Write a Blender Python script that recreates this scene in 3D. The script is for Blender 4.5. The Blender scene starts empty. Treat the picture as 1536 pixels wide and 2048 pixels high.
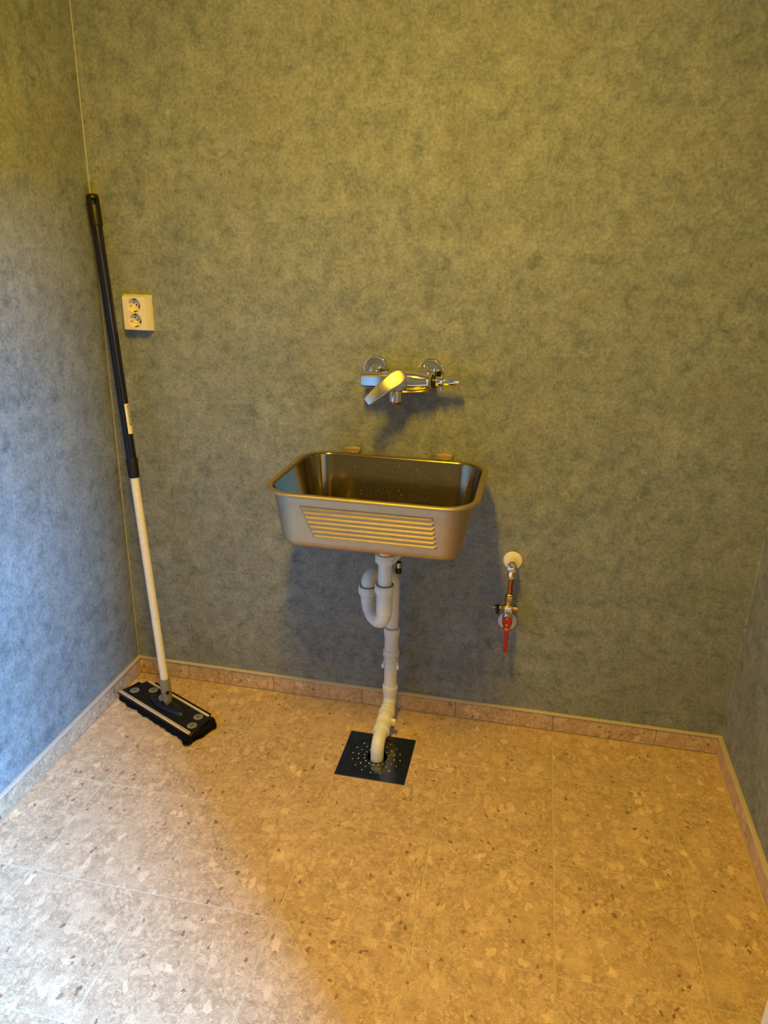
import bpy, bmesh, math, random
from mathutils import Vector, Matrix

random.seed(7)
scene = bpy.context.scene
COL = scene.collection
PI = math.pi

# ------------------------------------------------------------------ camera
# world: back wall is the plane y = 0, x to the right, z up, metres
cam_data = bpy.data.cameras.new('camera')
cam = bpy.data.objects.new('camera', cam_data)
COL.objects.link(cam)
cam_data.sensor_fit = 'HORIZONTAL'
cam_data.sensor_width = 36.0
cam_data.lens = 36.0 * 1470.85 / 1536.0
cam_data.clip_start = 0.02
RGT = Vector((0.9786, 0.2045, 0.0225))
DWN = Vector((0.0911, -0.3326, -0.9387))
FWD = Vector((-0.1845, 0.9206, -0.3441))
m = Matrix((RGT, -DWN, -FWD)).transposed().to_4x4()
m.translation = Vector((0.2692, -1.9739, 1.3982))
cam.matrix_world = m
scene.camera = cam

# ------------------------------------------------------------------ world, daylight, exposure
scene.view_settings.view_transform = 'Standard'
scene.view_settings.look = 'None'
scene.view_settings.gamma = 1.0
scene.view_settings.use_curve_mapping = False
scene.view_settings.exposure = 0.0
scene.cycles.use_light_tree = False
scene.cycles.caustics_refractive = False
scene.cycles.max_bounces = 6
scene.cycles.diffuse_bounces = 4
scene.cycles.glossy_bounces = 4
scene.cycles.transmission_bounces = 4
world = bpy.data.worlds.new('world')
scene.world = world
world.use_nodes = True
bg = world.node_tree.nodes['Background']
bg.inputs['Color'].default_value = (0.35, 0.6, 1.0, 1)
bg.inputs['Strength'].default_value = 0.6

# daylight entering the hall through its high window (the doorway of this room opens on that hall)
DAY_COL = (0.14, 0.46, 1.0)
DAY_W = 1800.0
WIN_C = Vector((2.66, -3.30, 2.84))
sky_l = bpy.data.lights.new('hall_window_daylight', 'AREA')
sky_l.shape = 'RECTANGLE'
sky_l.size = 0.82
sky_l.size_y = 0.85
sky_l.energy = DAY_W
sky_l.color = DAY_COL
sky_o = bpy.data.objects.new('hall_window_daylight', sky_l)
COL.objects.link(sky_o)
sky_o.location = WIN_C
sky_o.rotation_euler = (0, PI / 2, 0)

# the room's ceiling lamp (built further down) gives warm yellow light
LAMP_COL = (1.0, 0.575, 0.002)
LAMP_L = 250.0
LAMP_POS = Vector((-0.09, -1.25, 2.30))


# ------------------------------------------------------------------ mesh helpers
class MB:
    """collects vertices and faces of one part"""
    def __init__(self):
        self.v = []
        self.f = []
        self.mi = []

    def add(self, verts, faces, mi=0):
        o = len(self.v)
        self.v += [Vector(p) for p in verts]
        self.f += [tuple(i + o for i in f) for f in faces]
        self.mi += [mi] * len(faces)
        return self

    def box(self, lo, hi, bev=0.0, seg=2, M=None):
        bm = bmesh.new()
        bmesh.ops.create_cube(bm, size=1.0)
        lo = Vector(lo); hi = Vector(hi)
        c = (lo + hi) / 2; s = hi - lo
        for q in bm.verts:
            q.co = Vector((q.co.x * s.x, q.co.y * s.y, q.co.z * s.z)) + c
        if bev > 0:
            bmesh.ops.bevel(bm, geom=list(bm.edges), offset=bev, segments=seg, profile=0.5, affect='EDGES')
        return self.bm(bm, M)

    def bm(self, bm, M=None):
        bm.verts.ensure_lookup_table()
        bm.verts.index_update()
        vs = [(M @ q.co if M else q.co.copy()) for q in bm.verts]
        self.add(vs, [[q.index for q in f.verts] for f in bm.faces])
        bm.free()
        return self

    def tube(self, pts, rad, n=20, cap=True):
        """round pipe through points; rad is a number or a list"""
        pts = [Vector(p) for p in pts]
        if not isinstance(rad, (list, tuple)):
            rad = [rad] * len(pts)
        tang = []
        for i in range(len(pts)):
            a = pts[max(i - 1, 0)]; b = pts[min(i + 1, len(pts) - 1)]
            tang.append((b - a).normalized())
        t0 = tang[0]
        up = Vector((0, 0, 1)) if abs(t0.z) < 0.9 else Vector((1, 0, 0))
        nrm = (up - t0 * up.dot(t0)).normalized()
        verts, faces = [], []
        for i, p in enumerate(pts):
            t = tang[i]
            nrm = (nrm - t * nrm.dot(t)).normalized()
            bn = t.cross(nrm)
            for k in range(n):
                a = 2 * PI * k / n
                verts.append(p + (nrm * math.cos(a) + bn * math.sin(a)) * rad[i])
        for i in range(len(pts) - 1):
            for k in range(n):
                k2 = (k + 1) % n
                faces.append((i * n + k, i * n + k2, (i + 1) * n + k2, (i + 1) * n + k))
        if cap:
            faces.append(tuple(range(n - 1, -1, -1)))
            faces.append(tuple((len(pts) - 1) * n + k for k in range(n)))
        return self.add(verts, faces)

    def lathe(self, base, axis, prof, n=28, closed=False, cap=True):
        """prof: list of (distance along axis, radius)"""
        base = Vector(base); ax = Vector(axis).normalized()
        up = Vector((0, 0, 1)) if abs(ax.z) < 0.9 else Vector((1, 0, 0))
        u = (up - ax * up.dot(ax)).normalized(); w = ax.cross(u)
        verts, faces = [], []
        for d, r in prof:
            for k in range(n):
                a = 2 * PI * k / n
                verts.append(base + ax * d + (u * math.cos(a) + w * math.sin(a)) * r)
        m_ = len(prof)
        for i in range(m_ if closed else m_ - 1):
            j = (i + 1) % m_
            for k in range(n):
                k2 = (k + 1) % n
                faces.append((i * n + k, i * n + k2, j * n + k2, j * n + k))
        if cap and not closed:
            faces.append(tuple(range(n - 1, -1, -1)))
            faces.append(tuple((m_ - 1) * n + k for k in range(n)))
        return self.add(verts, faces)

    def loft(self, rings, cap0=True, cap1=True, mi=None):
        n = len(rings[0])
        for i in range(len(rings) - 1):
            fs = []
            o = i * n
            for k in range(n):
                k2 = (k + 1) % n
                fs.append((o + k, o + k2, o + n + k2, o + n + k))
            if i == 0:
                base = len(self.v)
                self.v += [Vector(p) for r in rings for p in r]
            self.f += [tuple(q + base for q in f) for f in fs]
            self.mi += [(mi[i] if mi else 0)] * n
        if cap0:
            self.f.append(tuple(base + k for k in range(n - 1, -1, -1))); self.mi.append(mi[0] if mi else 0)
        if cap1:
            self.f.append(tuple(base + (len(rings) - 1) * n + k for k in range(n))); self.mi.append(mi[-1] if mi else 0)
        return self

    def prism(self, poly, z0, z1, bev=0.0):
        """polygon (counter-clockwise x, y) raised from z0 to z1 with a small top bevel"""
        n = len(poly)
        rings = [[Vector((x, y, z0)) for x, y in poly]]
        if bev > 0:
            inn = offset_poly(poly, bev)
            rings.append([Vector((x, y, z1 - bev)) for x, y in poly])
            rings.append([Vector((x, y, z1)) for x, y in inn])
        else:
            rings.append([Vector((x, y, z1)) for x, y in poly])
        return self.loft(rings)

    def xform(self, M):
        self.v = [M @ p for p in self.v]
        return self


def offset_poly(poly, d):
    n = len(poly)
    out = []
    for i in range(n):
        p0 = Vector(poly[i - 1]); p1 = Vector(poly[i]); p2 = Vector(poly[(i + 1) % n])
        e1 = (p1 - p0).normalized(); e2 = (p2 - p1).normalized()
        n1 = Vector((-e1.y, e1.x)); n2 = Vector((-e2.y, e2.x))
        b = (n1 + n2)
        b = b / max(b.dot(n1), 1e-6)
        q = p1 + b * d
        out.append((q.x, q.y))
    return out


def root_of(o):
    while o.parent:
        o = o.parent
    return o


def build(name, mb, mat, parent=None, origin=None, smooth=40):
    """links the collected geometry as ONE mesh object"""
    if parent is not None:
        org = Vector(root_of(parent).get('_org', (0, 0, 0)))
    else:
        org = Vector(origin) if origin is not None else Vector((0, 0, 0))
    me = bpy.data.meshes.new(name)
    me.from_pydata([tuple(p - org) for p in mb.v], [], mb.f)
    bm = bmesh.new()
    bm.from_mesh(me)
    bmesh.ops.recalc_face_normals(bm, faces=bm.faces)
    bm.to_mesh(me)
    bm.free()
    mats = mat if isinstance(mat, (list, tuple)) else [mat]
    for q in mats:
        me.materials.append(q)
    if len(mats) > 1:
        for p, i in zip(me.polygons, mb.mi):
            p.material_index = i
    if smooth:
        for p in me.polygons:
            p.use_smooth = True
        me.set_sharp_from_angle(angle=math.radians(smooth))
    o = bpy.data.objects.new(name, me)
    COL.objects.link(o)
    if parent is not None:
        o.parent = parent
    else:
        o.location = org
        o['_org'] = tuple(org)
    return o


def put(name, me, loc, parent=None, rot=None):
    o = bpy.data.objects.new(name, me)
    COL.objects.link(o)
    org = Vector(root_of(parent).get('_org', (0, 0, 0))) if parent else Vector((0, 0, 0))
    o.location = Vector(loc) - org
    if rot:
        o.rotation_euler = rot
    if parent:
        o.parent = parent
    return o


def thing(name, label, cat, loc, group=None):
    o = bpy.data.objects.new(name, None)
    o.empty_display_size = 0.05
    COL.objects.link(o)
    o.location = loc
    o['_org'] = tuple(loc)
    o['label'] = label
    o['category'] = cat
    if group:
        o['group'] = group
    return o


def struct(o, label=None, cat=None):
    o['kind'] = 'structure'
    if label:
        o['label'] = label
    if cat:
        o['category'] = cat
    return o


def cat_rom(pts, per=8):
    pts = [Vector(p) for p in pts]
    P = [pts[0] * 2 - pts[1]] + pts + [pts[-1] * 2 - pts[-2]]
    out = []
    for i in range(1, len(P) - 2):
        for k in range(per):
            t = k / per
            a, b, c, d = P[i - 1], P[i], P[i + 1], P[i + 2]
            out.append(0.5 * ((2 * b) + (c - a) * t + (2 * a - 5 * b + 4 * c - d) * t * t + (3 * b - a - 3 * c + d) * t ** 3))
    out.append(pts[-1])
    return out


def fillet(pts, r, seg=10):
    """polyline with its inner corners rounded; r is a number or one per inner corner"""
    pts = [Vector(p) for p in pts]
    out = [pts[0]]
    for i in range(1, len(pts) - 1):
        ri = r[i - 1] if isinstance(r, (list, tuple)) else r
        a = (pts[i - 1] - pts[i]); b = (pts[i + 1] - pts[i])
        la, lb = a.length, b.length
        a.normalize(); b.normalize()
        ang = math.acos(max(-1, min(1, a.dot(b))))
        d = min(ri / max(math.tan(ang / 2), 1e-3), la * 0.499, lb * 0.499)
        rr_ = d * math.tan(ang / 2)
        bis = (a + b).normalized()
        c = pts[i] + bis * (rr_ / math.sin(ang / 2))
        v0 = pts[i] + a * d - c; v1 = pts[i] + b * d - c
        th = v0.angle(v1)
        for k in range(seg + 1):
            t = k / seg
            out.append(c + (v0 * math.sin((1 - t) * th) + v1 * math.sin(t * th)) / math.sin(th))
    out.append(pts[-1])
    return out


def rrect(cx, cy, hx, hy, r, z, n=10):
    """rounded rectangle, counter-clockwise, 4*(n+1) points"""
    r = min(r, hx, hy)
    out = []
    for (sx, sy, a0) in ((1, 1, 0), (-1, 1, PI / 2), (-1, -1, PI), (1, -1, 1.5 * PI)):
        for k in range(n + 1):
            a = a0 + (PI / 2) * k / n
            out.append(Vector((cx + sx * (hx - r) + r * math.cos(a), cy + sy * (hy - r) + r * math.sin(a), z)))
    return out


# ------------------------------------------------------------------ materials
class NT:
    def __init__(self, name):
        self.mat = bpy.data.materials.new(name)
        self.mat.use_nodes = True
        self.t = self.mat.node_tree
        self.b = self.t.nodes['Principled BSDF']

    def n(self, typ, **kw):
        q = self.t.nodes.new(typ)
        for k, v in kw.items():
            setattr(q, k, v)
        return q

    def l(self, a, b):
        self.t.links.new(a, b)

    def val(self, node, **kw):
        for k, v in kw.items():
            node.inputs[k].default_value = v
        return node

    def ramp(self, src, stops, interp='LINEAR'):
        q = self.n('ShaderNodeValToRGB')
        q.color_ramp.interpolation = interp
        e = q.color_ramp.elements
        while len(e) > 1:
            e.remove(e[-1])
        e[0].position = stops[0][0]; e[0].color = (*stops[0][1], 1) if len(stops[0][1]) == 3 else stops[0][1]
        for p, c in stops[1:]:
            x = e.new(p); x.color = (*c, 1) if len(c) == 3 else c
        self.l(src, q.inputs['Fac'])
        return q

    def mix(self, fac, a, b, blend='MIX'):
        q = self.n('ShaderNodeMix', data_type='RGBA', blend_type=blend)
        for sock, v in ((q.inputs['Factor'], fac), (q.inputs['A'], a), (q.inputs['B'], b)):
            pass
        ins = {s.identifier: s for s in q.inputs}
        for key, v in (('Factor_Float', fac), ('A_Color', a), ('B_Color', b)):
            s = ins[key]
            if isinstance(v, (int, float)):
                s.default_value = v
            elif isinstance(v, (tuple, list)):
                s.default_value = (*v, 1) if len(v) == 3 else v
            else:
                self.l(v, s)
        return {s.identifier: s for s in q.outputs}['Result_Color']

    def math(self, op, a, b=None, c=None):
        q = self.n('ShaderNodeMath', operation=op)
        for i, v in enumerate((a, b, c)):
            if v is None:
                continue
            if isinstance(v, (int, float)):
                q.inputs[i].default_value = v
            else:
                self.l(v, q.inputs[i])
        return q.outputs[0]

    def noise(self, vec, scale, detail=4, rough=0.55, dist=0.0):
        q = self.n('ShaderNodeTexNoise')
        self.val(q, Scale=scale, Detail=detail, Roughness=rough, Distortion=dist)
        if vec is not None:
            self.l(vec, q.inputs['Vector'])
        return q

    def bump(self, h, strength, dist=0.002):
        q = self.n('ShaderNodeBump')
        q.inputs['Strength'].default_value = strength
        q.inputs['Distance'].default_value = dist
        self.l(h, q.inputs['Height'])
        self.l(q.outputs[0], self.b.inputs['Normal'])
        return q


def simple(name, col, rough=0.5, metal=0.0, spec=0.5, grain=0.0, gscale=60.0, bump=0.0, coat=0.0):
    """plain colour with a little procedural variation"""
    N = NT(name)
    tc = N.n('ShaderNodeTexCoord')
    nz = N.noise(tc.outputs['Object'], gscale, 5, 0.6)
    a = tuple(max(0, c * (1 - grain)) for c in col)
    b = tuple(min(1, c * (1 + grain)) for c in col)
    r = N.ramp(nz.outputs['Fac'], [(0.3, a), (0.7, b)])
    N.l(r.outputs['Color'], N.b.inputs['Base Color'])
    rr = N.n('ShaderNodeMapRange')
    N.val(rr, **{'To Min': max(0.0, rough * 0.85), 'To Max': min(1.0, rough * 1.15)})
    N.l(nz.outputs['Fac'], rr.inputs['Value'])
    N.l(rr.outputs[0], N.b.inputs['Roughness'])
    N.b.inputs['Metallic'].default_value = metal
    N.b.inputs['Specular IOR Level'].default_value = spec
    if coat:
        N.b.inputs['Coat Weight'].default_value = coat
        N.b.inputs['Coat Roughness'].default_value = 0.1
    if bump:
        N.bump(nz.outputs['Fac'], bump, 0.001)
    return N.mat


def wall_material():
    N = NT('vinyl_wallcovering')
    g = N.n('ShaderNodeNewGeometry')
    pos = g.outputs['Position']
    big = N.noise(pos, 9.0, 5, 0.68, 0.5)
    mid = N.noise(pos, 26.0, 5, 0.72, 0.35)
    fine = N.noise(pos, 120.0, 4, 0.75, 0.0)
    mp = N.n('ShaderNodeMapping')
    mp.inputs['Scale'].default_value = (520, 520, 60)
    N.l(pos, mp.inputs['Vector'])
    fib = N.noise(mp.outputs[0], 1.0, 1, 0.6)
    # cloudy mottling in blue grey, drifting to a greener and a browner grey
    c1 = N.ramp(big.outputs['Fac'], [(0.34, (0.150, 0.180, 0.196)), (0.50, (0.222, 0.256, 0.272)), (0.66, (0.320, 0.348, 0.355))])
    c2 = N.ramp(mid.outputs['Fac'], [(0.34, (0.098, 0.122, 0.130)), (0.48, (0.222, 0.254, 0.270)), (0.68, (0.345, 0.375, 0.380))])
    a = N.mix(0.55, c1.outputs['Color'], c2.outputs['Color'])
    hue = N.noise(pos, 5.5, 3, 0.6, 0.8)
    hm = N.ramp(hue.outputs['Fac'], [(0.45, (0, 0, 0)), (0.72, (0.55, 0.55, 0.55))])
    b = N.mix(hm.outputs['Color'], a, (0.245, 0.255, 0.245))
    f1 = N.ramp(fine.outputs['Fac'], [(0.28, (0.62, 0.62, 0.62)), (0.5, (1, 1, 1)), (0.72, (1.30, 1.30, 1.30))])
    c = N.mix(1.0, b, f1.outputs['Color'], 'MULTIPLY')
    # scattered dark smudges
    sm = N.noise(pos, 21.0, 6, 0.8, 0.6)
    sf = N.ramp(sm.outputs['Fac'], [(0.56, (0, 0, 0)), (0.70, (0.65, 0.65, 0.65))])
    d = N.mix(sf.outputs['Color'], c, (0.088, 0.115, 0.118))
    f2 = N.ramp(fib.outputs['Fac'], [(0.3, (0.93, 0.93, 0.93)), (0.7, (1.06, 1.06, 1.06))])
    e = N.mix(1.0, d, f2.outputs['Color'], 'MULTIPLY')
    N.l(e, N.b.inputs['Base Color'])
    N.b.inputs['Roughness'].default_value = 0.62
    N.b.inputs['Specular IOR Level'].default_value = 0.28
    N.bump(fib.outputs['Fac'], 0.18, 0.001)
    return N.mat


def tile_material(name, tint=(1, 1, 1)):
    """beige stoneware tile printed with pebble and shell fragments"""
    N = NT(name)
    tc = N.n('ShaderNodeTexCoord')
    oi = N.n('ShaderNodeObjectInfo')
    sc_ = N.n('ShaderNodeVectorMath', operation='SCALE')
    cmb = N.n('ShaderNodeCombineXYZ')
    N.l(oi.outputs['Random'], cmb.inputs[0])
    r2 = N.math('MULTIPLY', oi.outputs['Random'], 7.31)
    N.l(r2, cmb.inputs[1])
    N.l(cmb.outputs[0], sc_.inputs[0])
    sc_.inputs['Scale'].default_value = 23.0
    ad = N.n('ShaderNodeVectorMath', operation='ADD')
    N.l(tc.outputs['Object'], ad.inputs[0])
    N.l(sc_.outputs[0], ad.inputs[1])
    base_v = ad.outputs[0]
    wn = N.noise(base_v, 45.0, 2, 0.6)
    wv = N.n('ShaderNodeVectorMath', operation='MULTIPLY_ADD')
    N.l(wn.outputs['Color'], wv.inputs[0])
    wv.inputs[1].default_value = (0.012, 0.012, 0.012)
    N.l(base_v, wv.inputs[2])
    wn2 = N.noise(base_v, 170.0, 1, 0.6)
    wv2 = N.n('ShaderNodeVectorMath', operation='MULTIPLY_ADD')
    N.l(wn2.outputs['Color'], wv2.inputs[0])
    wv2.inputs[1].default_value = (0.0075, 0.0075, 0.0075)
    N.l(wv.outputs[0], wv2.inputs[2])
    vec = wv2.outputs[0]
    big = N.noise(base_v, 7.0, 3, 0.65, 0.6)
    med = N.noise(base_v, 60.0, 4, 0.75, 0.0)
    c = N.ramp(big.outputs['Fac'], [(0.3, (0.385, 0.325, 0.270)), (0.5, (0.445, 0.382, 0.322)), (0.7, (0.500, 0.440, 0.380))]).outputs['Color']
    mr = N.ramp(med.outputs['Fac'], [(0.28, (0.68, 0.66, 0.64)), (0.5, (1, 1, 1)), (0.72, (1.2, 1.2, 1.2))])
    c = N.mix(0.8, c, N.mix(1.0, c, mr.outputs['Color'], 'MULTIPLY'))

    def chips(scale, share, light, dark, amount, edge=0.06, rand=1.0, stretch=(1, 1, 1)):
        mp = N.n('ShaderNodeMapping')
        mp.inputs['Scale'].default_value = stretch
        mp.inputs['Rotation'].default_value = (0, 0, scale * 0.37)
        mp.inputs['Location'].default_value = (scale * 0.11, scale * 0.23, 0)
        N.l(vec, mp.inputs['Vector'])
        v = N.n('ShaderNodeTexVoronoi', feature='F1', voronoi_dimensions='2D')
        N.val(v, Scale=scale, Randomness=rand)
        N.l(mp.outputs[0], v.inputs['Vector'])
        sep = N.n('ShaderNodeSeparateColor')
        N.l(v.outputs['Color'], sep.inputs[0])
        pick = N.math('GREATER_THAN', sep.outputs[0], 1.0 - share)
        if scale < 100:
            e_ = N.n('ShaderNodeTexVoronoi', feature='DISTANCE_TO_EDGE', voronoi_dimensions='2D')
            N.val(e_, Scale=scale, Randomness=rand)
            N.l(mp.outputs[0], e_.inputs['Vector'])
            em = N.n('ShaderNodeMapRange', interpolation_type='SMOOTHSTEP')
            em.inputs['From Min'].default_value = edge
            em.inputs['From Max'].default_value = edge + 0.05
            N.l(e_.outputs['Distance'], em.inputs['Value'])
            pick = N.math('MULTIPLY', pick, em.outputs[0])
        fac = N.math('MULTIPLY', pick, amount)
        colr = N.ramp(sep.outputs[1], [(0.0, dark), (0.55, tuple((a + b) / 2 for a, b in zip(light, dark))), (1.0, light)])
        return fac, colr.outputs['Color']

    for args in ((260.0, 0.40, (0.68, 0.62, 0.54), (0.33, 0.275, 0.22), 0.50, 0.04, 1.0, (1, 0.8, 1)),
                 (190.0, 0.16, (0.72, 0.66, 0.58), (0.56, 0.50, 0.43), 0.60, 0.08, 1.0, (0.8, 1, 1)),
                 (150.0, 0.42, (0.66, 0.60, 0.52), (0.35, 0.29, 0.23), 0.55, 0.05, 1.0, (1, 0.8, 1)),
                 (78.0, 0.34, (0.66, 0.60, 0.53), (0.40, 0.335, 0.275), 0.55, 0.07, 1.0, (1, 0.7, 1)),
                 (34.0, 0.22, (0.64, 0.585, 0.515), (0.44, 0.375, 0.315), 0.62, 0.05, 1.0, (0.75, 1, 1)),
                 (15.0, 0.13, (0.60, 0.54, 0.47), (0.43, 0.37, 0.315), 0.50, 0.06, 1.0, (1, 0.7, 1)),
                 (46.0, 0.13, (0.74, 0.685, 0.61), (0.60, 0.54, 0.47), 0.75, 0.14, 1.0, (1, 0.65, 1)),
                 (150.0, 0.009, (0.22, 0.15, 0.11), (0.11, 0.07, 0.05), 0.75, 0.10, 1.0, (1, 0.75, 1))):
        f_, k_ = chips(*args)
        c = N.mix(f_, c, k_)
    # thin darker outlines round the fragments
    ln = N.n('ShaderNodeTexVoronoi', feature='DISTANCE_TO_EDGE', voronoi_dimensions='2D')
    N.val(ln, Scale=62.0)
    N.l(vec, ln.inputs['Vector'])
    lf = N.ramp(ln.outputs['Distance'], [(0.0, (0.30, 0.30, 0.30)), (0.06, (0, 0, 0))])
    lm_ = N.noise(base_v, 30.0, 1, 0.5)
    lmask = N.ramp(lm_.outputs['Fac'], [(0.48, (0, 0, 0)), (0.6, (1, 1, 1))])
    lfac = N.mix(1.0, lf.outputs['Color'], lmask.outputs['Color'], 'MULTIPLY')
    c = N.mix(lfac, c, (0.20, 0.15, 0.11))
    gr = N.noise(base_v, 330.0, 2, 0.8)
    gm = N.ramp(gr.outputs['Fac'], [(0.30, (0.70, 0.69, 0.68)), (0.5, (1, 1, 1)), (0.70, (1.22, 1.22, 1.22))])
    c = N.mix(0.9, c, N.mix(1.0, c, gm.outputs['Color'], 'MULTIPLY'))
    cl = N.noise(base_v, 24.0, 4, 0.7, 0.0)
    cm = N.ramp(cl.outputs['Fac'], [(0.32, (0.84, 0.83, 0.82)), (0.5, (1, 1, 1)), (0.68, (1.12, 1.12, 1.12))])
    c = N.mix(1.0, c, cm.outputs['Color'], 'MULTIPLY')
    c = N.mix(1.0, c, tint, 'MULTIPLY')
    N.l(c, N.b.inputs['Base Color'])
    rr = N.n('ShaderNodeMapRange')
    N.val(rr, **{'To Min': 0.34, 'To Max': 0.5})
    N.l(med.outputs['Fac'], rr.inputs['Value'])
    N.l(rr.outputs[0], N.b.inputs['Roughness'])
    N.b.inputs['Specular IOR Level'].default_value = 0.4
    return N.mat


def steel_material(name, col, rough, streak=0.04, spots=0.0):
    N = NT(name)
    tc = N.n('ShaderNodeTexCoord')
    mp = N.n('ShaderNodeMapping')
    mp.inputs['Scale'].default_value = (12, 12, 260)
    N.l(tc.outputs['Object'], mp.inputs['Vector'])
    nz = N.noise(mp.outputs[0], 3.0, 4, 0.6)
    sp = N.noise(tc.outputs['Object'], 34.0, 5, 0.6)
    rr = N.n('ShaderNodeMapRange')
    N.val(rr, **{'To Min': max(0.02, rough - streak), 'To Max': rough + streak})
    N.l(nz.outputs['Fac'], rr.inputs['Value'])
    N.l(rr.outputs[0], N.b.inputs['Roughness'])
    c = N.ramp(sp.outputs['Fac'], [(0.3, tuple(q * (1 - spots) for q in col)), (0.55, col)])
    N.l(c.outputs['Color'], N.b.inputs['Base Color'])
    N.b.inputs['Metallic'].default_value = 1.0
    return N.mat


M_WALL = wall_material()
M_SUB = simple('wall_backing', (0.29, 0.33, 0.35), 0.7, grain=0.05)
M_WELD = simple('corner_sealant', (0.36, 0.37, 0.34), 0.5, grain=0.05)
M_TILE = tile_material('stoneware_tile', (1.13, 0.94, 0.73))
M_GROUT = simple('grout', (0.56, 0.46, 0.34), 0.85, grain=0.12, gscale=220, bump=0.2)
M_GROUT_B = simple('baseboard_grout', (0.33, 0.28, 0.235), 0.85, grain=0.12, gscale=220)
M_TRIM = simple('beige_trim', (0.56, 0.50, 0.43), 0.45, grain=0.06)
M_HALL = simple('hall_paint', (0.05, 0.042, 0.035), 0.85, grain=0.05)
M_CEIL = simple('ceiling_paint', (0.46, 0.45, 0.42), 0.8, grain=0.03)
M_WHITE = simple('white_paint', (0.78, 0.77, 0.74), 0.4, grain=0.02)
M_STEEL_OUT = steel_material('brushed_steel', (0.52, 0.425, 0.30), 0.50, 0.06, 0.10)
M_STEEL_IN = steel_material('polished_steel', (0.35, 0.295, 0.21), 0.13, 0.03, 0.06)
M_CHROME = steel_material('chrome', (0.78, 0.77, 0.76), 0.07, 0.02)
M_CHROME_S = steel_material('satin_chrome', (0.74, 0.73, 0.72), 0.20, 0.03)
M_DRAIN = steel_material('dark_polished_steel', (0.17, 0.18, 0.19), 0.13, 0.03)
M_DRAIN_E = steel_material('drain_edge_steel', (0.45, 0.43, 0.40), 0.25, 0.03)
M_PVC = simple('white_plastic_pipe', (0.76, 0.78, 0.80), 0.28, spec=0.5, grain=0.02)
M_PVC2 = simple('white_plastic_nut', (0.82, 0.82, 0.82), 0.34, spec=0.5, grain=0.02)
M_SEAL = simple('grey_seal', (0.16, 0.17, 0.18), 0.6)
M_BLACK = simple('black_plastic', (0.005, 0.005, 0.006), 0.42, grain=0.1)
M_RUBBER = simple('dark_recess', (0.010, 0.010, 0.010), 0.7)
M_BRASS = steel_material('brass', (0.62, 0.40, 0.16), 0.22, 0.04, 0.15)
M_COPPER = steel_material('copper', (0.42, 0.15, 0.07), 0.28, 0.05, 0.25)
M_RED = simple('red_enamel', (0.36, 0.006, 0.006), 0.35, grain=0.05, coat=0.3)
M_OUTLET = simple('cream_outlet_plastic', (0.80, 0.74, 0.63), 0.35, grain=0.015)
M_BLUE = simple('navy_lacquer', (0.003, 0.004, 0.026), 0.22, grain=0.06, coat=0.3)
M_NAVY = simple('navy_plastic', (0.004, 0.005, 0.014), 0.42, grain=0.1)
M_NAVY_L = simple('navy_boss_plastic', (0.006, 0.009, 0.034), 0.35, grain=0.1)
M_POLE = simple('white_lacquer', (0.80, 0.77, 0.72), 0.28, grain=0.02)
M_GREY = simple('grey_plastic', (0.21, 0.20, 0.185), 0.42, grain=0.05)
M_GREY_L = simple('light_grey_plastic', (0.23, 0.225, 0.21), 0.45, grain=0.05)
M_ALU = simple('pale_rail', (0.68, 0.62, 0.50), 0.35, grain=0.05)
M_FRINGE = simple('black_fringe_yarn', (0.006, 0.006, 0.008), 0.95, spec=0.1, grain=0.3, gscale=400, bump=0.6)
M_PAPER = simple('sticker_paper', (0.82, 0.79, 0.72), 0.5, grain=0.02)
M_INK = simple('sticker_print', (0.02, 0.02, 0.02), 0.5)
M_DISC = simple('escutcheon_plastic', (0.82, 0.78, 0.70), 0.25, grain=0.02)


def lamp_material():
    N = NT('lamp_diffuser')
    N.b.inputs['Base Color'].default_value = (0.8, 0.75, 0.6, 1)
    N.b.inputs['Emission Color'].default_value = (*LAMP_COL, 1)
    N.b.inputs['Emission Strength'].default_value = LAMP_L
    return N.mat


def water_material():
    N = NT('water')
    N.b.inputs['Base Color'].default_value = (1, 1, 1, 1)
    N.b.inputs['Roughness'].default_value = 0.02
    N.b.inputs['IOR'].default_value = 1.33
    N.b.inputs['Transmission Weight'].default_value = 1.0
    return N.mat


M_LAMP = lamp_material()
M_WATER = water_material()

# ------------------------------------------------------------------ room shell
XL, XR = -0.9665, 0.903          # faces of the left and right wall
YF = -2.75                       # face of the wall behind the camera
ZC = 2.36                        # ceiling
BT = 0.011                       # baseboard thickness
BH = 0.0555                      # baseboard height
XLB, XRB, YBB = XL + BT, XR - BT - 0.003, -BT
DOOR_Y0, DOOR_Y1, DOOR_H = -2.67, -1.89, 2.03
SH = 0.0015                      # thickness of the wall covering


def wall_with_sheets(name, slabs, sheets, label):
    w = MB()
    for lo, hi in slabs:
        w.box(lo, hi)
    o = build(name, w, M_SUB, smooth=0)
    struct(o, label, 'wall')
    for lo, hi in sheets:
        s = MB().box(lo, hi)
        build('wall_sheet', s, M_WALL, o, smooth=0)
    return o


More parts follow.
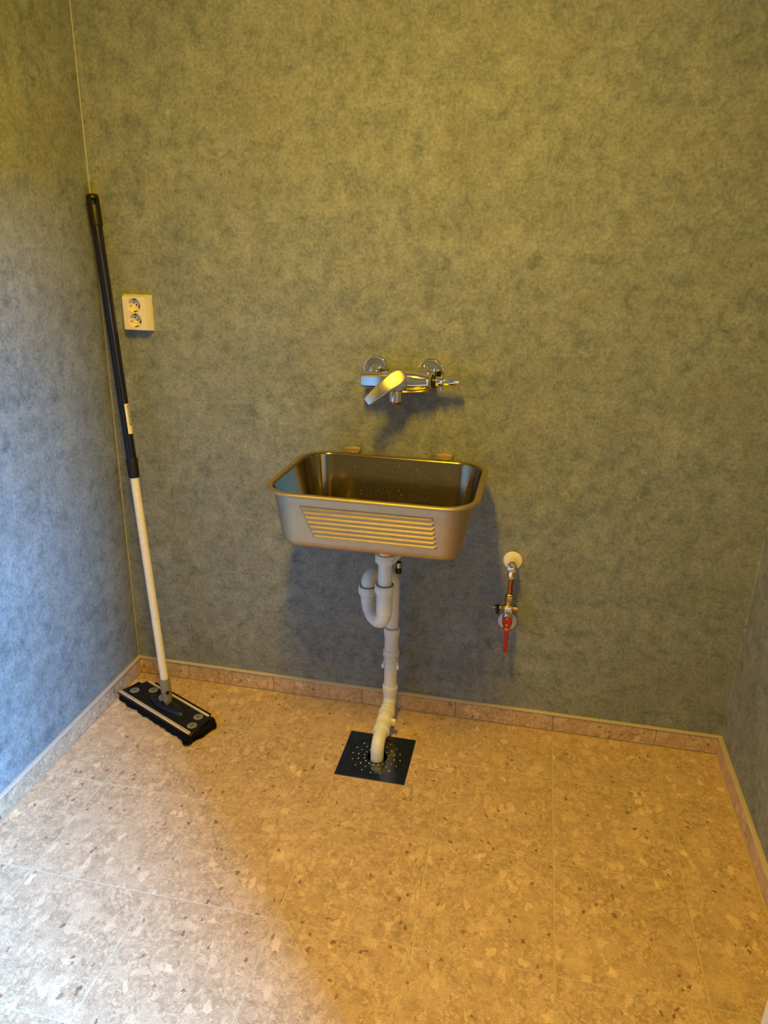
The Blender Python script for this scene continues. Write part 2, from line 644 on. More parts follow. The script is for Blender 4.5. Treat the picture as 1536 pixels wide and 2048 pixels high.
G = 0.00012
z0s = BH + 0.004
xs = [XL, -0.690, -0.160, 0.368, XR]
wall_with_sheets('wall_back', [((XL - 0.1, SH, -0.05), (XR + 0.1, 0.1, ZC + 0.05))],
                 [((xs[i] + (G if i else 0), 0.0, 0.0), (xs[i + 1] - (G if i < 3 else 0), SH, ZC)) for i in range(4)],
                 'back wall in mottled blue grey vinyl sheets behind the sink')
ys = [0.0, -0.257, -0.79, -1.32, -1.85, -2.38, YF]
wall_with_sheets('wall_left', [((XL - 0.1, YF - 0.1, -0.05), (XL - SH, 0.0, ZC + 0.05))],
                 [((XL - SH, ys[i + 1] + G, 0.0), (XL, ys[i] - (G if i else 0), ZC)) for i in range(6)],
                 'wall in mottled blue vinyl sheets beside the mop')
yr = [0.0, -0.53, -1.06, DOOR_Y1]
wall_with_sheets('wall_right', [((XR + SH, DOOR_Y1, -0.05), (XR + 0.1, 0.0, ZC + 0.05)),
                                ((XR + SH, YF - 0.1, -0.05), (XR + 0.1, DOOR_Y0, ZC + 0.05)),
                                ((XR + SH, DOOR_Y0, DOOR_H), (XR + 0.1, DOOR_Y1, ZC + 0.05))],
                 [((XR, yr[i + 1] + G, 0.0), (XR + SH, yr[i] - (G if i else 0), ZC)) for i in range(3)] +
                 [((XR, DOOR_Y0, DOOR_H), (XR + SH, DOOR_Y1 - G, ZC)), ((XR, YF, 0.0), (XR + SH, DOOR_Y0 - G, ZC))],
                 'shaded vinyl sheet wall beside the white door')
wall_with_sheets('wall_front', [((XL - 0.1, YF - 0.1, -0.05), (XR + 0.1, YF - SH, ZC + 0.05))],
                 [((XL, YF - SH, 0.0), (-0.04, YF, ZC)), ((-0.04 + 2 * G, YF - SH, 0.0), (XR, YF, ZC))],
                 'vinyl sheet wall opposite the sink')
o = build('ceiling', MB().box((XL - 0.1, YF - 0.1, ZC), (XR + 0.1, 0.1, ZC + 0.08)), M_CEIL, smooth=0)
struct(o, 'plain pale ceiling above the sink wall', 'ceiling')

# sealant beads in the two corners of the back wall
for i, (x, s) in enumerate(((XL, 1), (XR, -1))):
    mb = MB().add([(x, 0, BH), (x + s * 0.0022, 0, BH), (x, -0.0022, BH), (x, 0, ZC), (x + s * 0.0022, 0, ZC), (x, -0.0022, ZC)],
                  [(0, 1, 2), (3, 5, 4), (1, 4, 5, 2), (0, 3, 4, 1), (0, 2, 5, 3)])
    o = build('trim_%d' % (i + 1), mb, M_WELD if i == 0 else M_WALL)
    struct(o, ('pale sealant bead in the corner behind the mop', 'bead in the corner above the bare floor')[i], 'trim')

# floor: a grout bed with single tiles laid on it
DX0, DX1, DY0, DY1 = -0.1805, 0.0195, -0.3535, -0.1525   # floor drain plate
fo = [(XL - 0.1, YF - 0.1), (XR + 0.1, YF - 0.1), (XR + 0.1, 0.0), (XL - 0.1, 0.0)]
fi = [(DX0 + 0.008, DY0 + 0.008), (DX1 - 0.008, DY0 + 0.008), (DX1 - 0.008, DY1 - 0.008), (DX0 + 0.008, DY1 - 0.008)]
floor = build('floor', MB().loft([[Vector((x, y, z)) for x, y in q] for q, z in ((fi, -0.06), (fo, -0.06), (fo, -0.0012), (fi, -0.0012), (fi, -0.06))], False, False), M_GROUT, smooth=0)
struct(floor, 'floor of beige stone look tiles with pale grout', 'floor')
cols = [XLB, -0.7809, -0.4809, -0.1809, 0.1191, 0.4191, 0.7191, XRB]
rows = [YBB, -0.2284, -0.5313, -0.8342, -1.1371, -1.44, -1.7429, -2.0458, -2.3487, -2.6516, YF]
g = 0.0017
tile_cache = {}
for r in range(len(rows) - 1):
    for c_ in range(len(cols) - 1):
        x0, x1 = cols[c_] + g, cols[c_ + 1] - g
        y1, y0 = rows[r] - g, rows[r + 1] + g
        if c_ == 3 and r == 0:
            poly = [(x0, DY1 + g), (DX1 + g, DY1 + g), (DX1 + g, y0), (x1, y0), (x1, y1), (x0, y1)]
        elif c_ == 3 and r == 1:
            poly = [(x0, y0), (x1, y0), (x1, y1), (DX1 + g, y1), (DX1 + g, DY0 - g), (x0, DY0 - g)]
        else:
            poly = [(x0, y0), (x1, y0), (x1, y1), (x0, y1)]
        key = (round(x1 - x0, 4), round(y1 - y0, 4)) if len(poly) == 4 else (r, c_, 'cut')
        if key not in tile_cache:
            mb = MB().prism([(px - x0, py - y0) for px, py in poly], -0.008, 0.0, 0.0009)
            me = bpy.data.meshes.new('tile')
            me.from_pydata([tuple(p) for p in mb.v], [], mb.f)
            me.materials.append(M_TILE)
            tile_cache[key] = me
        put('tile', tile_cache[key], (x0, y0, random.uniform(-0.0002, 0.0)), floor)


# baseboards: cut strips of the same tile with a pale trim on top
def baseboard(name, p0, p1, inward, joints, label):
    p0 = Vector(p0); p1 = Vector(p1)
    d = (p1 - p0); L = d.length; d.normalize()
    inn = Vector(inward)
    w = MB()
    q = [p0, p1, p1 + inn * (BT - 0.0022), p0 + inn * (BT - 0.0022)]
    w.add([tuple(v) for v in q] + [(v.x, v.y, BH - 0.002) for v in q], [(0, 1, 2, 3), (4, 7, 6, 5), (0, 4, 5, 1), (1, 5, 6, 2), (2, 6, 7, 3), (3, 7, 4, 0)])
    b = build(name, w, M_GROUT_B, smooth=0)
    struct(b, label, 'baseboard')
    js = [0.0] + joints + [L]
    ang = math.atan2(d.y, d.x)
    for i in range(len(js) - 1):
        a, c = js[i] + 0.0012, js[i + 1] - 0.0012
        s = 1 if Vector((-d.y, d.x, 0)).dot(inn) > 0 else -1
        mb = MB().box((0, 0.0012, -BT if s > 0 else 0), (c - a, BH, 0 if s > 0 else BT), 0.0008, 1)
        me = bpy.data.meshes.new('tile')
        me.from_pydata([tuple(p) for p in mb.v], [], mb.f)
        me.materials.append(M_TILE)
        put('tile', me, p0 + d * a, b, (PI / 2, 0, ang))
    return b


baseboard('baseboard_back', (XL, 0, 0), (XR, 0, 0), (0, -1, 0), [c - XL for c in cols[1:-1]], 'row of cut tiles along the foot of the back wall')
baseboard('baseboard_left', (XL, -BT, 0), (XL, YF, 0), (1, 0, 0), [-BT - y for y in rows[1:-1]], 'row of cut tiles along the foot of the wall by the mop')
baseboard('baseboard_right', (XR, -BT, 0), (XR, DOOR_Y1 + 0.07, 0), (-1, 0, 0), [-BT - y for y in rows[1:6]], 'row of cut tiles along the foot of the shaded wall')
# trims on the baseboards
TH = 0.0046


def trim_bar(n, lo, hi, label):
    o = build('trim_%d' % n, MB().box(lo, hi, 0.0016, 2), M_TRIM)
    struct(o, label, 'trim')


trim_bar(3, (XL, -BT - 0.0030, BH + 0.0012), (XR, 0, BH + 0.0012 + TH), 'beige trim strip on the tiles of the back wall')
trim_bar(4, (XL, YF, BH + 0.0012), (XL + BT + 0.0030, -BT - 0.0030, BH + 0.0012 + TH), 'beige trim strip on the tiles by the mop')
trim_bar(5, (XR - BT - 0.0030, DOOR_Y1 + 0.07, BH + 0.0012), (XR, -BT - 0.0030, BH + 0.0012 + TH), 'beige trim strip on the tiles of the shaded wall')

# door in the right wall, swung open into the room, and its casing
casing = MB()
casing.box((XR - 0.012, DOOR_Y1 - 0.012, 0), (XR + 0.0005, DOOR_Y1 + 0.062, DOOR_H + 0.06), 0.002, 1)
casing2 = MB().box((XR - 0.012, DOOR_Y0 - 0.06, 0), (XR + 0.0005, DOOR_Y0 + 0.012, DOOR_H + 0.06), 0.002, 1)
casing3 = MB().box((XR - 0.012, DOOR_Y0 + 0.012, DOOR_H - 0.012), (XR + 0.0005, DOOR_Y1 - 0.012, DOOR_H + 0.06), 0.002, 1)
for i, cm in enumerate((casing, casing2, casing3)):
    o = build('trim_%d' % (6 + i), cm, M_WHITE, smooth=0)
    struct(o, ('white door casing board beside the open door', 'white door casing board far from the sink', 'white door casing board over the doorway')[i], 'trim')
HX, HY = XR - 0.030, DOOR_Y1 + 0.01
EX, EY = 0.728, -1.013
dv = Vector((EX - HX, EY - HY, 0)); DL = dv.length; dv.normalize()
door = bpy.data.objects.new('door_1', None)
COL.objects.link(door)
door.location = (HX, HY, 0.0)
door['_org'] = (HX, HY, 0.0)
struct(door, 'white door leaf standing open near the shaded wall', 'door')
ang = math.atan2(dv.y, dv.x)
Mrot = Matrix.Translation(Vector((HX, HY, 0))) @ Matrix.Rotation(ang, 4, 'Z')
# local: x along the leaf, room face on +y side
build('leaf', MB().box((0, -0.040, 0.008), (DL, 0.0, 2.005), 0.002, 1).xform(Mrot), M_WHITE, door)
hd = MB()
hd.lathe((DL - 0.06, 0.0, 1.02), (0, 1, 0), [(0, 0.025), (0.006, 0.025), (0.007, 0.011), (0.045, 0.010)])
hd.tube(fillet([(DL - 0.06, 0.04, 1.02), (DL - 0.075, 0.05, 1.02), (DL - 0.185, 0.05, 1.02)], 0.01), 0.0095)
build('handle', hd.xform(Mrot), M_CHROME_S, door)

# hall behind the doorway: plain dark shell with a high window
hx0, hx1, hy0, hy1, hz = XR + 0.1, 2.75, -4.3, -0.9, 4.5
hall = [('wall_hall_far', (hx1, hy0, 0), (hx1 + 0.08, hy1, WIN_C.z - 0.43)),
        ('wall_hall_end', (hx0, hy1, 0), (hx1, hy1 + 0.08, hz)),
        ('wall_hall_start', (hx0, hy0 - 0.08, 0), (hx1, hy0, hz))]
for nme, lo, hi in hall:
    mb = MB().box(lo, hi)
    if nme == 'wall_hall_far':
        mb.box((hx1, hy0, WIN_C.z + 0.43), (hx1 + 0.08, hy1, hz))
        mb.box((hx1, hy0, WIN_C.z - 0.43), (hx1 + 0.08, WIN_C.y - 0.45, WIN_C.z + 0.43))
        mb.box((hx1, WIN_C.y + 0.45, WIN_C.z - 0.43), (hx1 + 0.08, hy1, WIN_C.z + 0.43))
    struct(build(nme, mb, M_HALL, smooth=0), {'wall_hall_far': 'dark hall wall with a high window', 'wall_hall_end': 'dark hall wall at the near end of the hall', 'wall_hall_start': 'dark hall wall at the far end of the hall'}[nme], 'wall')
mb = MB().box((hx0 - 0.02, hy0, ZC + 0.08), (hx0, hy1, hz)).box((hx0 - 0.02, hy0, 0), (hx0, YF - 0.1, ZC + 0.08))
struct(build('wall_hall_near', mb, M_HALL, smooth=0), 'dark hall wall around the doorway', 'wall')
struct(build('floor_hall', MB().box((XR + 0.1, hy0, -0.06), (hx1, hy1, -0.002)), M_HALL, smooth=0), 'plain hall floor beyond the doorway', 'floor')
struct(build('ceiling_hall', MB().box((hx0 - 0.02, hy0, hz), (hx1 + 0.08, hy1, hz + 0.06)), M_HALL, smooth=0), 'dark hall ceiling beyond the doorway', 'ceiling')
wf = MB()
for lo, hi in (((hx1 - 0.005, WIN_C.y - 0.47, WIN_C.z - 0.45), (hx1 + 0.05, WIN_C.y - 0.43, WIN_C.z + 0.45)),
               ((hx1 - 0.005, WIN_C.y + 0.43, WIN_C.z - 0.45), (hx1 + 0.05, WIN_C.y + 0.47, WIN_C.z + 0.45)),
               ((hx1 - 0.005, WIN_C.y - 0.43, WIN_C.z - 0.45), (hx1 + 0.05, WIN_C.y + 0.43, WIN_C.z - 0.41)),
               ((hx1 - 0.005, WIN_C.y - 0.43, WIN_C.z + 0.41), (hx1 + 0.05, WIN_C.y + 0.43, WIN_C.z + 0.45))):
    wf.box(lo, hi, 0.003, 1)
struct(build('window_1', wf, M_WHITE, smooth=0), 'white frame of the high hall window', 'window')

# ------------------------------------------------------------------ ceiling lamp
lamp = thing('ceiling_lamp', 'slim warm yellow ceiling light with a long diffuser', 'lamp', (LAMP_POS.x, LAMP_POS.y, ZC))
lx, ly = 0.065, 0.26
build('housing', MB().box((LAMP_POS.x - lx, LAMP_POS.y - ly, LAMP_POS.z + 0.012), (LAMP_POS.x + lx, LAMP_POS.y + ly, ZC), 0.004, 2), M_WHITE, lamp)
build('diffuser', MB().box((LAMP_POS.x - lx + 0.008, LAMP_POS.y - ly + 0.008, LAMP_POS.z), (LAMP_POS.x + lx - 0.008, LAMP_POS.y + ly - 0.008, LAMP_POS.z + 0.0115), 0.003, 2), M_LAMP, lamp)

# ------------------------------------------------------------------ steel sink
SCX, SCY = -0.090, -0.2255
TX, TY = -0.0745, -0.2235
SHX, SHY, SR = 0.2615, 0.2005, 0.088
sink = thing('utility_sink', 'rectangular stainless steel sink with ribbed front hung on the wall', 'sink', (SCX, SCY, 0.69))


def sring(inset, z, r=None):
    rr_ = max(SR - inset, 0.03) if r is None else r
    return rrect(SCX, SCY, SHX - inset, SHY - inset, rr_, z, 12)


def circ(r, z):
    return rrect(TX, TY, r, r, r, z, 12)


prof = [(circ(0.040, 0.678), 0), (circ(0.044, 0.684), 0), (sring(0.090, 0.6885, 0.05), 0), (sring(0.058, 0.6905, 0.055), 0),
        (sring(0.047, 0.6935), 0), (sring(0.040, 0.700), 0), (sring(0.0365, 0.713), 0), (sring(0.018, 0.826), 0), (sring(0.0165, 0.832), 0),
        (sring(0.0025, 0.8325), 0), (sring(0.0, 0.8345), 0), (sring(0.0004, 0.8385), 0), (sring(0.0022, 0.8405), 0),
        (sring(0.0138, 0.8402), 0), (sring(0.0168, 0.8385), 1), (sring(0.0188, 0.832), 1), (sring(0.0375, 0.716), 1),
        (sring(0.0425, 0.703), 1), (sring(0.050, 0.6975), 1), (sring(0.060, 0.696), 1), (sring(0.095, 0.692, 0.05), 1), (circ(0.044, 0.687), 1), (circ(0.040, 0.683), 1)]
mb = MB().loft([p[0] for p in prof], cap0=False, cap1=False, mi=[prof[i + 1][1] for i in range(len(prof) - 1)])
basin = build('basin', mb, [M_STEEL_OUT, M_STEEL_IN], sink, smooth=50)


def front_y(z):
    ins = 0.018 + (0.826 - z) / (0.826 - 0.713) * (0.0365 - 0.018)
    return SCY - SHY + ins


# seven pressed ribs on the front
for k in range(7):
    zt = 0.8085 - k * 0.0122
    zb = zt - 0.0094
    zm = zb + 0.0030
    xl = -0.2505 + k * 0.0046
    xr = 0.0715 + k * 0.0014
    h = 0.0043
    yt, yb, ym = front_y(zt), front_y(zb), front_y(zm) - h
    e = 0.007
    v = [(xl, yt, zt), (xr, yt, zt), (xr, yb, zb), (xl, yb, zb), (xl + e, ym, zm), (xr - e, ym, zm),
         (xl + 0.001, yt + 0.001, zt), (xr - 0.001, yt + 0.001, zt), (xr - 0.001, yb + 0.001, zb), (xl + 0.001, yb + 0.001, zb)]
    f = [(0, 4, 5, 1), (3, 2, 5, 4), (0, 3, 4), (1, 5, 2), (0, 1, 7, 6), (1, 2, 8, 7), (2, 3, 9, 8), (3, 0, 6, 9), (6, 7, 8, 9)]
    build('rib', MB().add(v, f), M_STEEL_OUT, sink, smooth=0)
# two wall brackets that carry the rim
for x0, x1 in ((-0.243, -0.197), (0.021, 0.066)):
    b = MB()
    b.box((x0, -0.004, 0.770), (x1, -0.0005, 0.851), 0.0008, 1)
    b.box((x0, -0.034, 0.8415), (x1, -0.004, 0.8445), 0.0008, 1)
    b.box((x0, -0.0075, 0.8445), (x1, -0.004, 0.851), 0.0008, 1)
    build('bracket', b, M_STEEL_OUT, sink)
# strainer in the drain hole
st = MB().lathe((TX, TY, 0.642), (0, 0, 1), [(0.0, 0.0), (0.0, 0.026), (0.030, 0.038), (0.0425, 0.0395), (0.0455, 0.0455), (0.0475, 0.0450), (0.0475, 0.040), (0.044, 0.034), (0.034, 0.0)], cap=False)
build('strainer', st, M_STEEL_IN, sink)
# water beads clinging to the inner back wall
drops = MB()
rd = random.Random(3)
for k in range(230):
    z = 0.716 + 0.112 * rd.random()
    ins = 0.0375 + (z - 0.716) / (0.832 - 0.716) * (0.0188 - 0.0375)
    x = SCX + rd.triangular(-0.17, 0.19, 0.08)
    y = SCY + SHY - ins
    r = rd.uniform(0.0008, 0.0024)
    n = 6
    vs = [(x, y - r * 0.8, z)]
    for ring, (rr_, dy) in enumerate(((0.7, 0.55), (1.0, 0.0))):
        for q in range(n):
            a = 2 * PI * q / n
            vs.append((x + r * rr_ * math.cos(a), y - r * dy * 0.8, z + r * 1.25 * rr_ * math.sin(a)))
    fs = [(0, 1 + q, 1 + (q + 1) % n) for q in range(n)]
    fs += [(1 + q, 1 + n + q, 1 + n + (q + 1) % n, 1 + (q + 1) % n) for q in range(n)]
    drops.add(vs, fs)
o = build('water_beads', drops, M_WATER, sink)
o['kind'] = 'stuff'

# ------------------------------------------------------------------ waste pipe
ARM = Vector((-0.1365, -0.150, 0))
STD = Vector((-0.0795, -0.072, 0))
R1 = 0.0188
waste = thing('waste_pipe', 'white plastic waste pipe with a bent trap running from sink to floor drain', 'pipe', (-0.0785, -0.253, 0.0))


def ribbed_nut(c, axis, h, r, n=12, mat=M_PVC2, parent=waste):
    """union nut: a drum with raised grips"""
    c = Vector(c); ax = Vector(axis).normalized()
    nut = build('union_nut', MB().lathe(c, ax, [(0, r * 0.93), (0.0015, r), (h - 0.002, r), (h, r * 0.95), (h, r * 0.80)], 36), mat, parent)
    up = Vector((1, 0, 0)) if abs(ax.z) > 0.9 else Vector((0, 0, 1))
    u = (up - ax * up.dot(ax)).normalized(); w = ax.cross(u)
    gr = MB()
    for k in range(n):
        a = 2 * PI * (k + 0.5) / n
        rad = u * math.cos(a) + w * math.sin(a)
        tan = ax.cross(rad)
        M = Matrix((tan, rad, ax)).transposed().to_4x4()
        M.translation = c + rad * r
        gr.box((-0.0012, -0.001, 0.002), (0.0012, 0.0011, h - 0.0015), M=M)
    o_ = build('grips', gr, mat, nut, smooth=0)
    o_['kind'] = 'stuff'
    return nut


# tail piece under the sink
build('outlet_collar', MB().lathe((TX, TY, 0.6265), (0, 0, 1), [(0, 0.0215), (0.004, 0.024), (0.015, 0.0245)]), M_CHROME_S, waste)
ribbed_nut((TX, TY, 0.603), (0, 0, 1), 0.0235, 0.0262)
build('tail_pipe', MB().lathe((TX, TY, 0.49), (0, 0, 1), [(0, R1), (0.112, R1)], 32), M_PVC, waste)
ribbed_nut((TX, TY, 0.514), (0, 0, 1), 0.0235, 0.0262)
build('seal_ring', MB().lathe((TX, TY, 0.5355), (0, 0, 1), [(0, 0.0225), (0.0035, 0.0222), (0.0037, R1)], 32), M_SEAL, waste)
build('trap_socket', MB().lathe((TX, TY, 0.452), (0, 0, 1), [(0, 0.0205), (0.002, 0.0222), (0.062, 0.0222)], 32), M_PVC, waste)
# U bend from the tail pipe across and up to the arm
A3 = Vector((ARM.x, ARM.y, 0.476))
T3 = Vector((TX, TY, 0.455))
cmid = Vector(((TX + ARM.x) / 2, (TY + ARM.y) / 2, 0.455))
hr = (Vector((TX, TY, 0)) - ARM).length / 2
hdir = (Vector((ARM.x, ARM.y, 0)) - Vector((TX, TY, 0))).normalized()
pts = [Vector((TX, TY, 0.47))]
for k in range(25):
    a = PI * k / 24
    pts.append(cmid - hdir * hr * math.cos(a) - Vector((0, 0, 1)) * (hr * 0.92 * math.sin(a)))
pts.append(A3)
build('trap_bend', MB().tube(pts, 0.0203, 28), M_PVC, waste)
bead = MB().lathe((ARM.x, ARM.y, 0.4585), (0, 0, 1), [(0, 0.0203), (0.001, 0.0218), (0.004, 0.0218), (0.005, 0.0203)], 32, cap=False)
build('bead', bead, M_PVC, waste)
ribbed_nut((ARM.x, ARM.y, 0.468), (0, 0, 1), 0.024, 0.0262)
build('seal_ring', MB().lathe((ARM.x, ARM.y, 0.490), (0, 0, 1), [(0, 0.0225), (0.0035, 0.0222), (0.0037, R1)], 32), M_SEAL, waste)
# arm: up, over and down into the stand pipe
top = fillet([(ARM.x, ARM.y, 0.476), (ARM.x, ARM.y, 0.5335), (STD.x, STD.y, 0.4935), (STD.x, STD.y, 0.33)], [0.036, 0.040], 12)
build('swan_neck', MB().tube(top, 0.0192, 28), M_PVC, waste)
jd = (Vector((STD.x, STD.y, 0.4935)) - Vector((ARM.x, ARM.y, 0.5335)))
jl = jd.length; jd.normalize()
build('joint_collar', MB().lathe(Vector((ARM.x, ARM.y, 0.5335)) + jd * (jl * 0.55), jd, [(0, 0.0192), (0, 0.0228), (0.010, 0.0228), (0.011, 0.0192)], 32), M_PVC2, waste)


def socket(z, h, r, ring=True, name='socket'):
    pr = [(0, R1), (0.002, r - 0.0012), (h * 0.45, r - 0.001), (h * 0.5, r), (h - 0.002, r + 0.0002), (h, r - 0.001), (h, R1)]
    return build(name, MB().lathe((STD.x, STD.y, z), (0, 0, 1), pr, 32), M_PVC2, waste)


socket(0.296, 0.030, 0.0240)
build('stand_pipe', MB().lathe((STD.x, STD.y, 0.225), (0, 0, 1), [(0, 0.0208), (0.088, 0.0208)], 32), M_PVC, waste)
socket(0.226, 0.026, 0.0240)
for q in range(3):
    build('bead', MB().lathe((STD.x, STD.y, 0.2295 + q * 0.0042), (0, 0, 1), [(0, 0.0225), (0.0004, 0.0248), (0.0022, 0.0248), (0.0026, 0.0225)], 32, cap=False), M_PVC2, waste)
build('lower_pipe', MB().lathe((STD.x, STD.y, 0.105), (0, 0, 1), [(0, 0.0196), (0.13, 0.0196)], 32), M_PVC, waste)
socket(0.097, 0.030, 0.0236)
# pipe clip that holds the lower pipe to the wall
clip = build('pipe_clip', MB().box((STD.x - 0.012, -0.052, 0.190), (STD.x + 0.012, -0.0, 0.212), 0.002, 2), M_PVC2, waste)
for s in (-1, 1):
    arc = []
    for k in range(9):
        a = math.radians(100 - 125 * k / 8)
        arc.append((STD.x + s * 0.0222 * math.cos(a), STD.y + 0.0222 * math.sin(a), 0))
    ring = []
    for (x, y, _z) in arc:
        rv = Vector((x - STD.x, y - STD.y, 0)).normalized()
        ring.append([Vector((x, y, 0.1895)) - rv * 0.0025, Vector((x, y, 0.1895)) + rv * 0.0025, Vector((x, y, 0.2125)) + rv * 0.0025, Vector((x, y, 0.2125)) - rv * 0.0025])
    build('clip_arm', MB().loft(ring), M_PVC2, clip)
    build('clip_tip', MB().box((STD.x + s * 0.0225 - 0.004, STD.y - 0.014, 0.190), (STD.x + s * 0.0225 + 0.004, STD.y - 0.006, 0.205), 0.0025, 2), M_PVC2, clip)
# lower bends across the floor to the drain
LP = [(STD.x, STD.y, 0.12), (STD.x, STD.y, 0.062), (-0.0785, -0.253, 0.044), (-0.0785, -0.256, -0.03)]
LP = [Vector(p) for p in LP]
d1 = (LP[2] - LP[1]).normalized()
build('floor_bend', MB().tube(fillet(LP[:2] + [LP[1] + d1 * 0.060], 0.030, 10), 0.0200, 28), M_PVC, waste)
build('floor_run', MB().tube([LP[1] + d1 * 0.030, LP[1] + d1 * 0.148], 0.0196, 28), M_PVC, waste)
for a, h, r in ((0.022, 0.018, 0.0225), (0.046, 0.008, 0.0252), (0.060, 0.038, 0.0236), (0.104, 0.022, 0.0226), (0.122, 0.010, 0.0250)):
    build('run_socket', MB().lathe(LP[1] + d1 * a, d1, [(0, 0.0196), (0.0008, r - 0.0008), (0.002, r), (h - 0.002, r), (h, r - 0.001), (h, 0.0196)], 32), M_PVC2, waste)
lug = MB().box((-0.012, -0.006, -0.012), (0.012, 0.006, 0.012), 0.005, 3)
Ml = Matrix.Translation(LP[1] + d1 * 0.082 + Vector((0.0235, 0, -0.002)))
build('lug', lug.xform(Ml), M_PVC2, waste)
build('outlet_bend', MB().tube(fillet([LP[1] + d1 * 0.128, LP[2], LP[3]], 0.030, 12), 0.0192, 28), M_PVC, waste)
# overflow connector behind the tail pipe
build('overflow_hose', MB().tube([(TX + 0.014, TY + 0.02, 0.600), (TX + 0.052, TY + 0.075, 0.640), (TX + 0.066, TY + 0.097, 0.664)], 0.011, 20), M_PVC2, waste)
build('overflow_plug', MB().lathe((TX + 0.030, TY + 0.032, 0.560), (0, 0, 1), [(0, 0.005), (0.001, 0.0085), (0.011, 0.0095), (0.012, 0.0075), (0.034, 0.0072)]), M_BLACK, waste)
build('overflow_fitting', MB().lathe((TX + 0.030, TY + 0.032, 0.578), (0, 0, 1), [(0, 0.0075), (0.0005, 0.0092), (0.014, 0.0092), (0.0145, 0.0075)]), M_BRASS, waste)

# ------------------------------------------------------------------ floor drain
drain = thing('floor_drain', 'square dark steel floor drain with studded round grate', 'drain', (-0.0805, -0.253, 0.0))
DCX, DCY = -0.0805, -0.2535
RC = 0.0815
HCX, HCY, HR = -0.0790, -0.2535, 0.0285
# plate with a round opening
NSEG = 64
outer, inner = [], []
for k in range(NSEG):
    a = 2 * PI * k / NSEG
    c, s = math.cos(a), math.sin(a)
    t = 0.0985 / max(abs(c), abs(s))
    outer.append((DCX - 0.0 + c * t, DCY + s * t))
    inner.append((DCX + c * RC, DCY + s * RC))
rings = []
for lst, z in ((outer, -0.004), (outer, 0.0004), (inner, 0.0004), (inner, -0.004)):
    rings.append([Vector((x, y, z)) for x, y in lst])
build('plate', MB().loft(rings, False, False), M_DRAIN, drain, smooth=30)
edge = MB()
E0, E1 = 0.0985, 0.0999
for lo, hi in (((-E1, -E1), (E1, -E0)), ((-E1, E0), (E1, E1)), ((-E1, -E0), (-E0, E0)), ((E0, -E0), (E1, E0))):
    edge.box((DCX + lo[0], DCY + lo[1], -0.006), (DCX + hi[0], DCY + hi[1], 0.0008))
build('edge_frame', edge, M_DRAIN_E, drain, smooth=0)
# round grate with the pipe hole
g0, g1 = [], []
for k in range(NSEG):
    a = 2 * PI * k / NSEG
    g0.append((DCX + math.cos(a) * (RC - 0.0016), DCY + math.sin(a) * (RC - 0.0016)))
    g1.append((HCX + math.cos(a) * HR, HCY + math.sin(a) * HR))
rings = []
for lst, z in ((g0, -0.004), (g0, -0.0002), (g1, -0.0002), (g1, -0.004)):
    rings.append([Vector((x, y, z)) for x, y in lst])
build('grate', MB().loft(rings, False, False), M_DRAIN, drain, smooth=30)
pit = MB().lathe((DCX, DCY, -0.058), (0, 0, 1), [(0.0, 0.0), (0.0, 0.0885), (0.0515, 0.0885)], 40, cap=False)
build('pit', pit, M_RUBBER, drain)
build('rim_ring', MB().lathe((DCX, DCY, -0.003), (0, 0, 1), [(0, RC - 0.0016), (0.0018, RC - 0.0013), (0.0018, RC - 0.0003), (0, RC)], 64, cap=False), M_RUBBER, drain)
build('hole_ring', MB().lathe((HCX, HCY, -0.004), (0, 0, 1), [(0, HR), (0.0052, HR), (0.0052, HR + 0.0016), (0.003, HR + 0.0022)], 48, cap=False), M_BLACK, drain)
sm_ = MB().lathe((0, 0, 0), (0, 0, 1), [(0, 0.0026), (0.0009, 0.0023), (0.0016, 0.0014), (0.0019, 0.0004)], 10)
sme = bpy.data.meshes.new('stud')
sme.from_pydata([tuple(p) for p in sm_.v], [], sm_.f)
sme.materials.append(M_CHROME_S)
for p in sme.polygons:
    p.use_smooth = True
for rad in (0.0700, 0.0528, 0.0352):
    for k in range(16):
        a = math.radians(21 + 22.5 * k)
        x, y = DCX + rad * math.cos(a), DCY + rad * math.sin(a)
        put('stud', sme, (x, y, -0.0002), drain)

# ------------------------------------------------------------------ wall mixer tap
tap = thing('mixer_tap', 'chrome wall mixer tap with slanted lever above the sink', 'tap', (-0.081, 0.0, 1.076))
EZ = 1.0765
for x in (-0.156, -0.006):
    build('escutcheon', MB().lathe((x, 0, EZ), (0, -1, 0), [(0, 0.0350), (0.0045, 0.0350), (0.0070, 0.0338), (0.0076, 0.0318), (0.0068, 0.0302), (0.0076, 0.0200), (0.0082, 0.0)], 40, cap=False), M_CHROME, tap)
BZ = 1.0555
for x in (-0.156, -0.006):
    build('union', MB().tube(fillet([(x, -0.008, EZ), (x, -0.022, EZ - 0.002), (x, -0.036, BZ + 0.012)], 0.008), 0.0125, 20), M_CHROME, tap)
    build('hex_nut', MB().lathe((x, -0.028, BZ + 0.011), (0, -1, -0.15), [(0, 0.0165), (0.001, 0.0178), (0.011, 0.0178), (0.012, 0.016)], 6), M_CHROME, tap)


def xsection(x, y0, y1, z0, z1, r):
    """rounded rectangle in the plane x = const"""
    rr_ = rrect((y0 + y1) / 2, (z0 + z1) / 2, abs(y1 - y0) / 2, abs(z1 - z0) / 2, r, 0, 6)
    return [Vector((x, p.x, p.y)) for p in rr_]


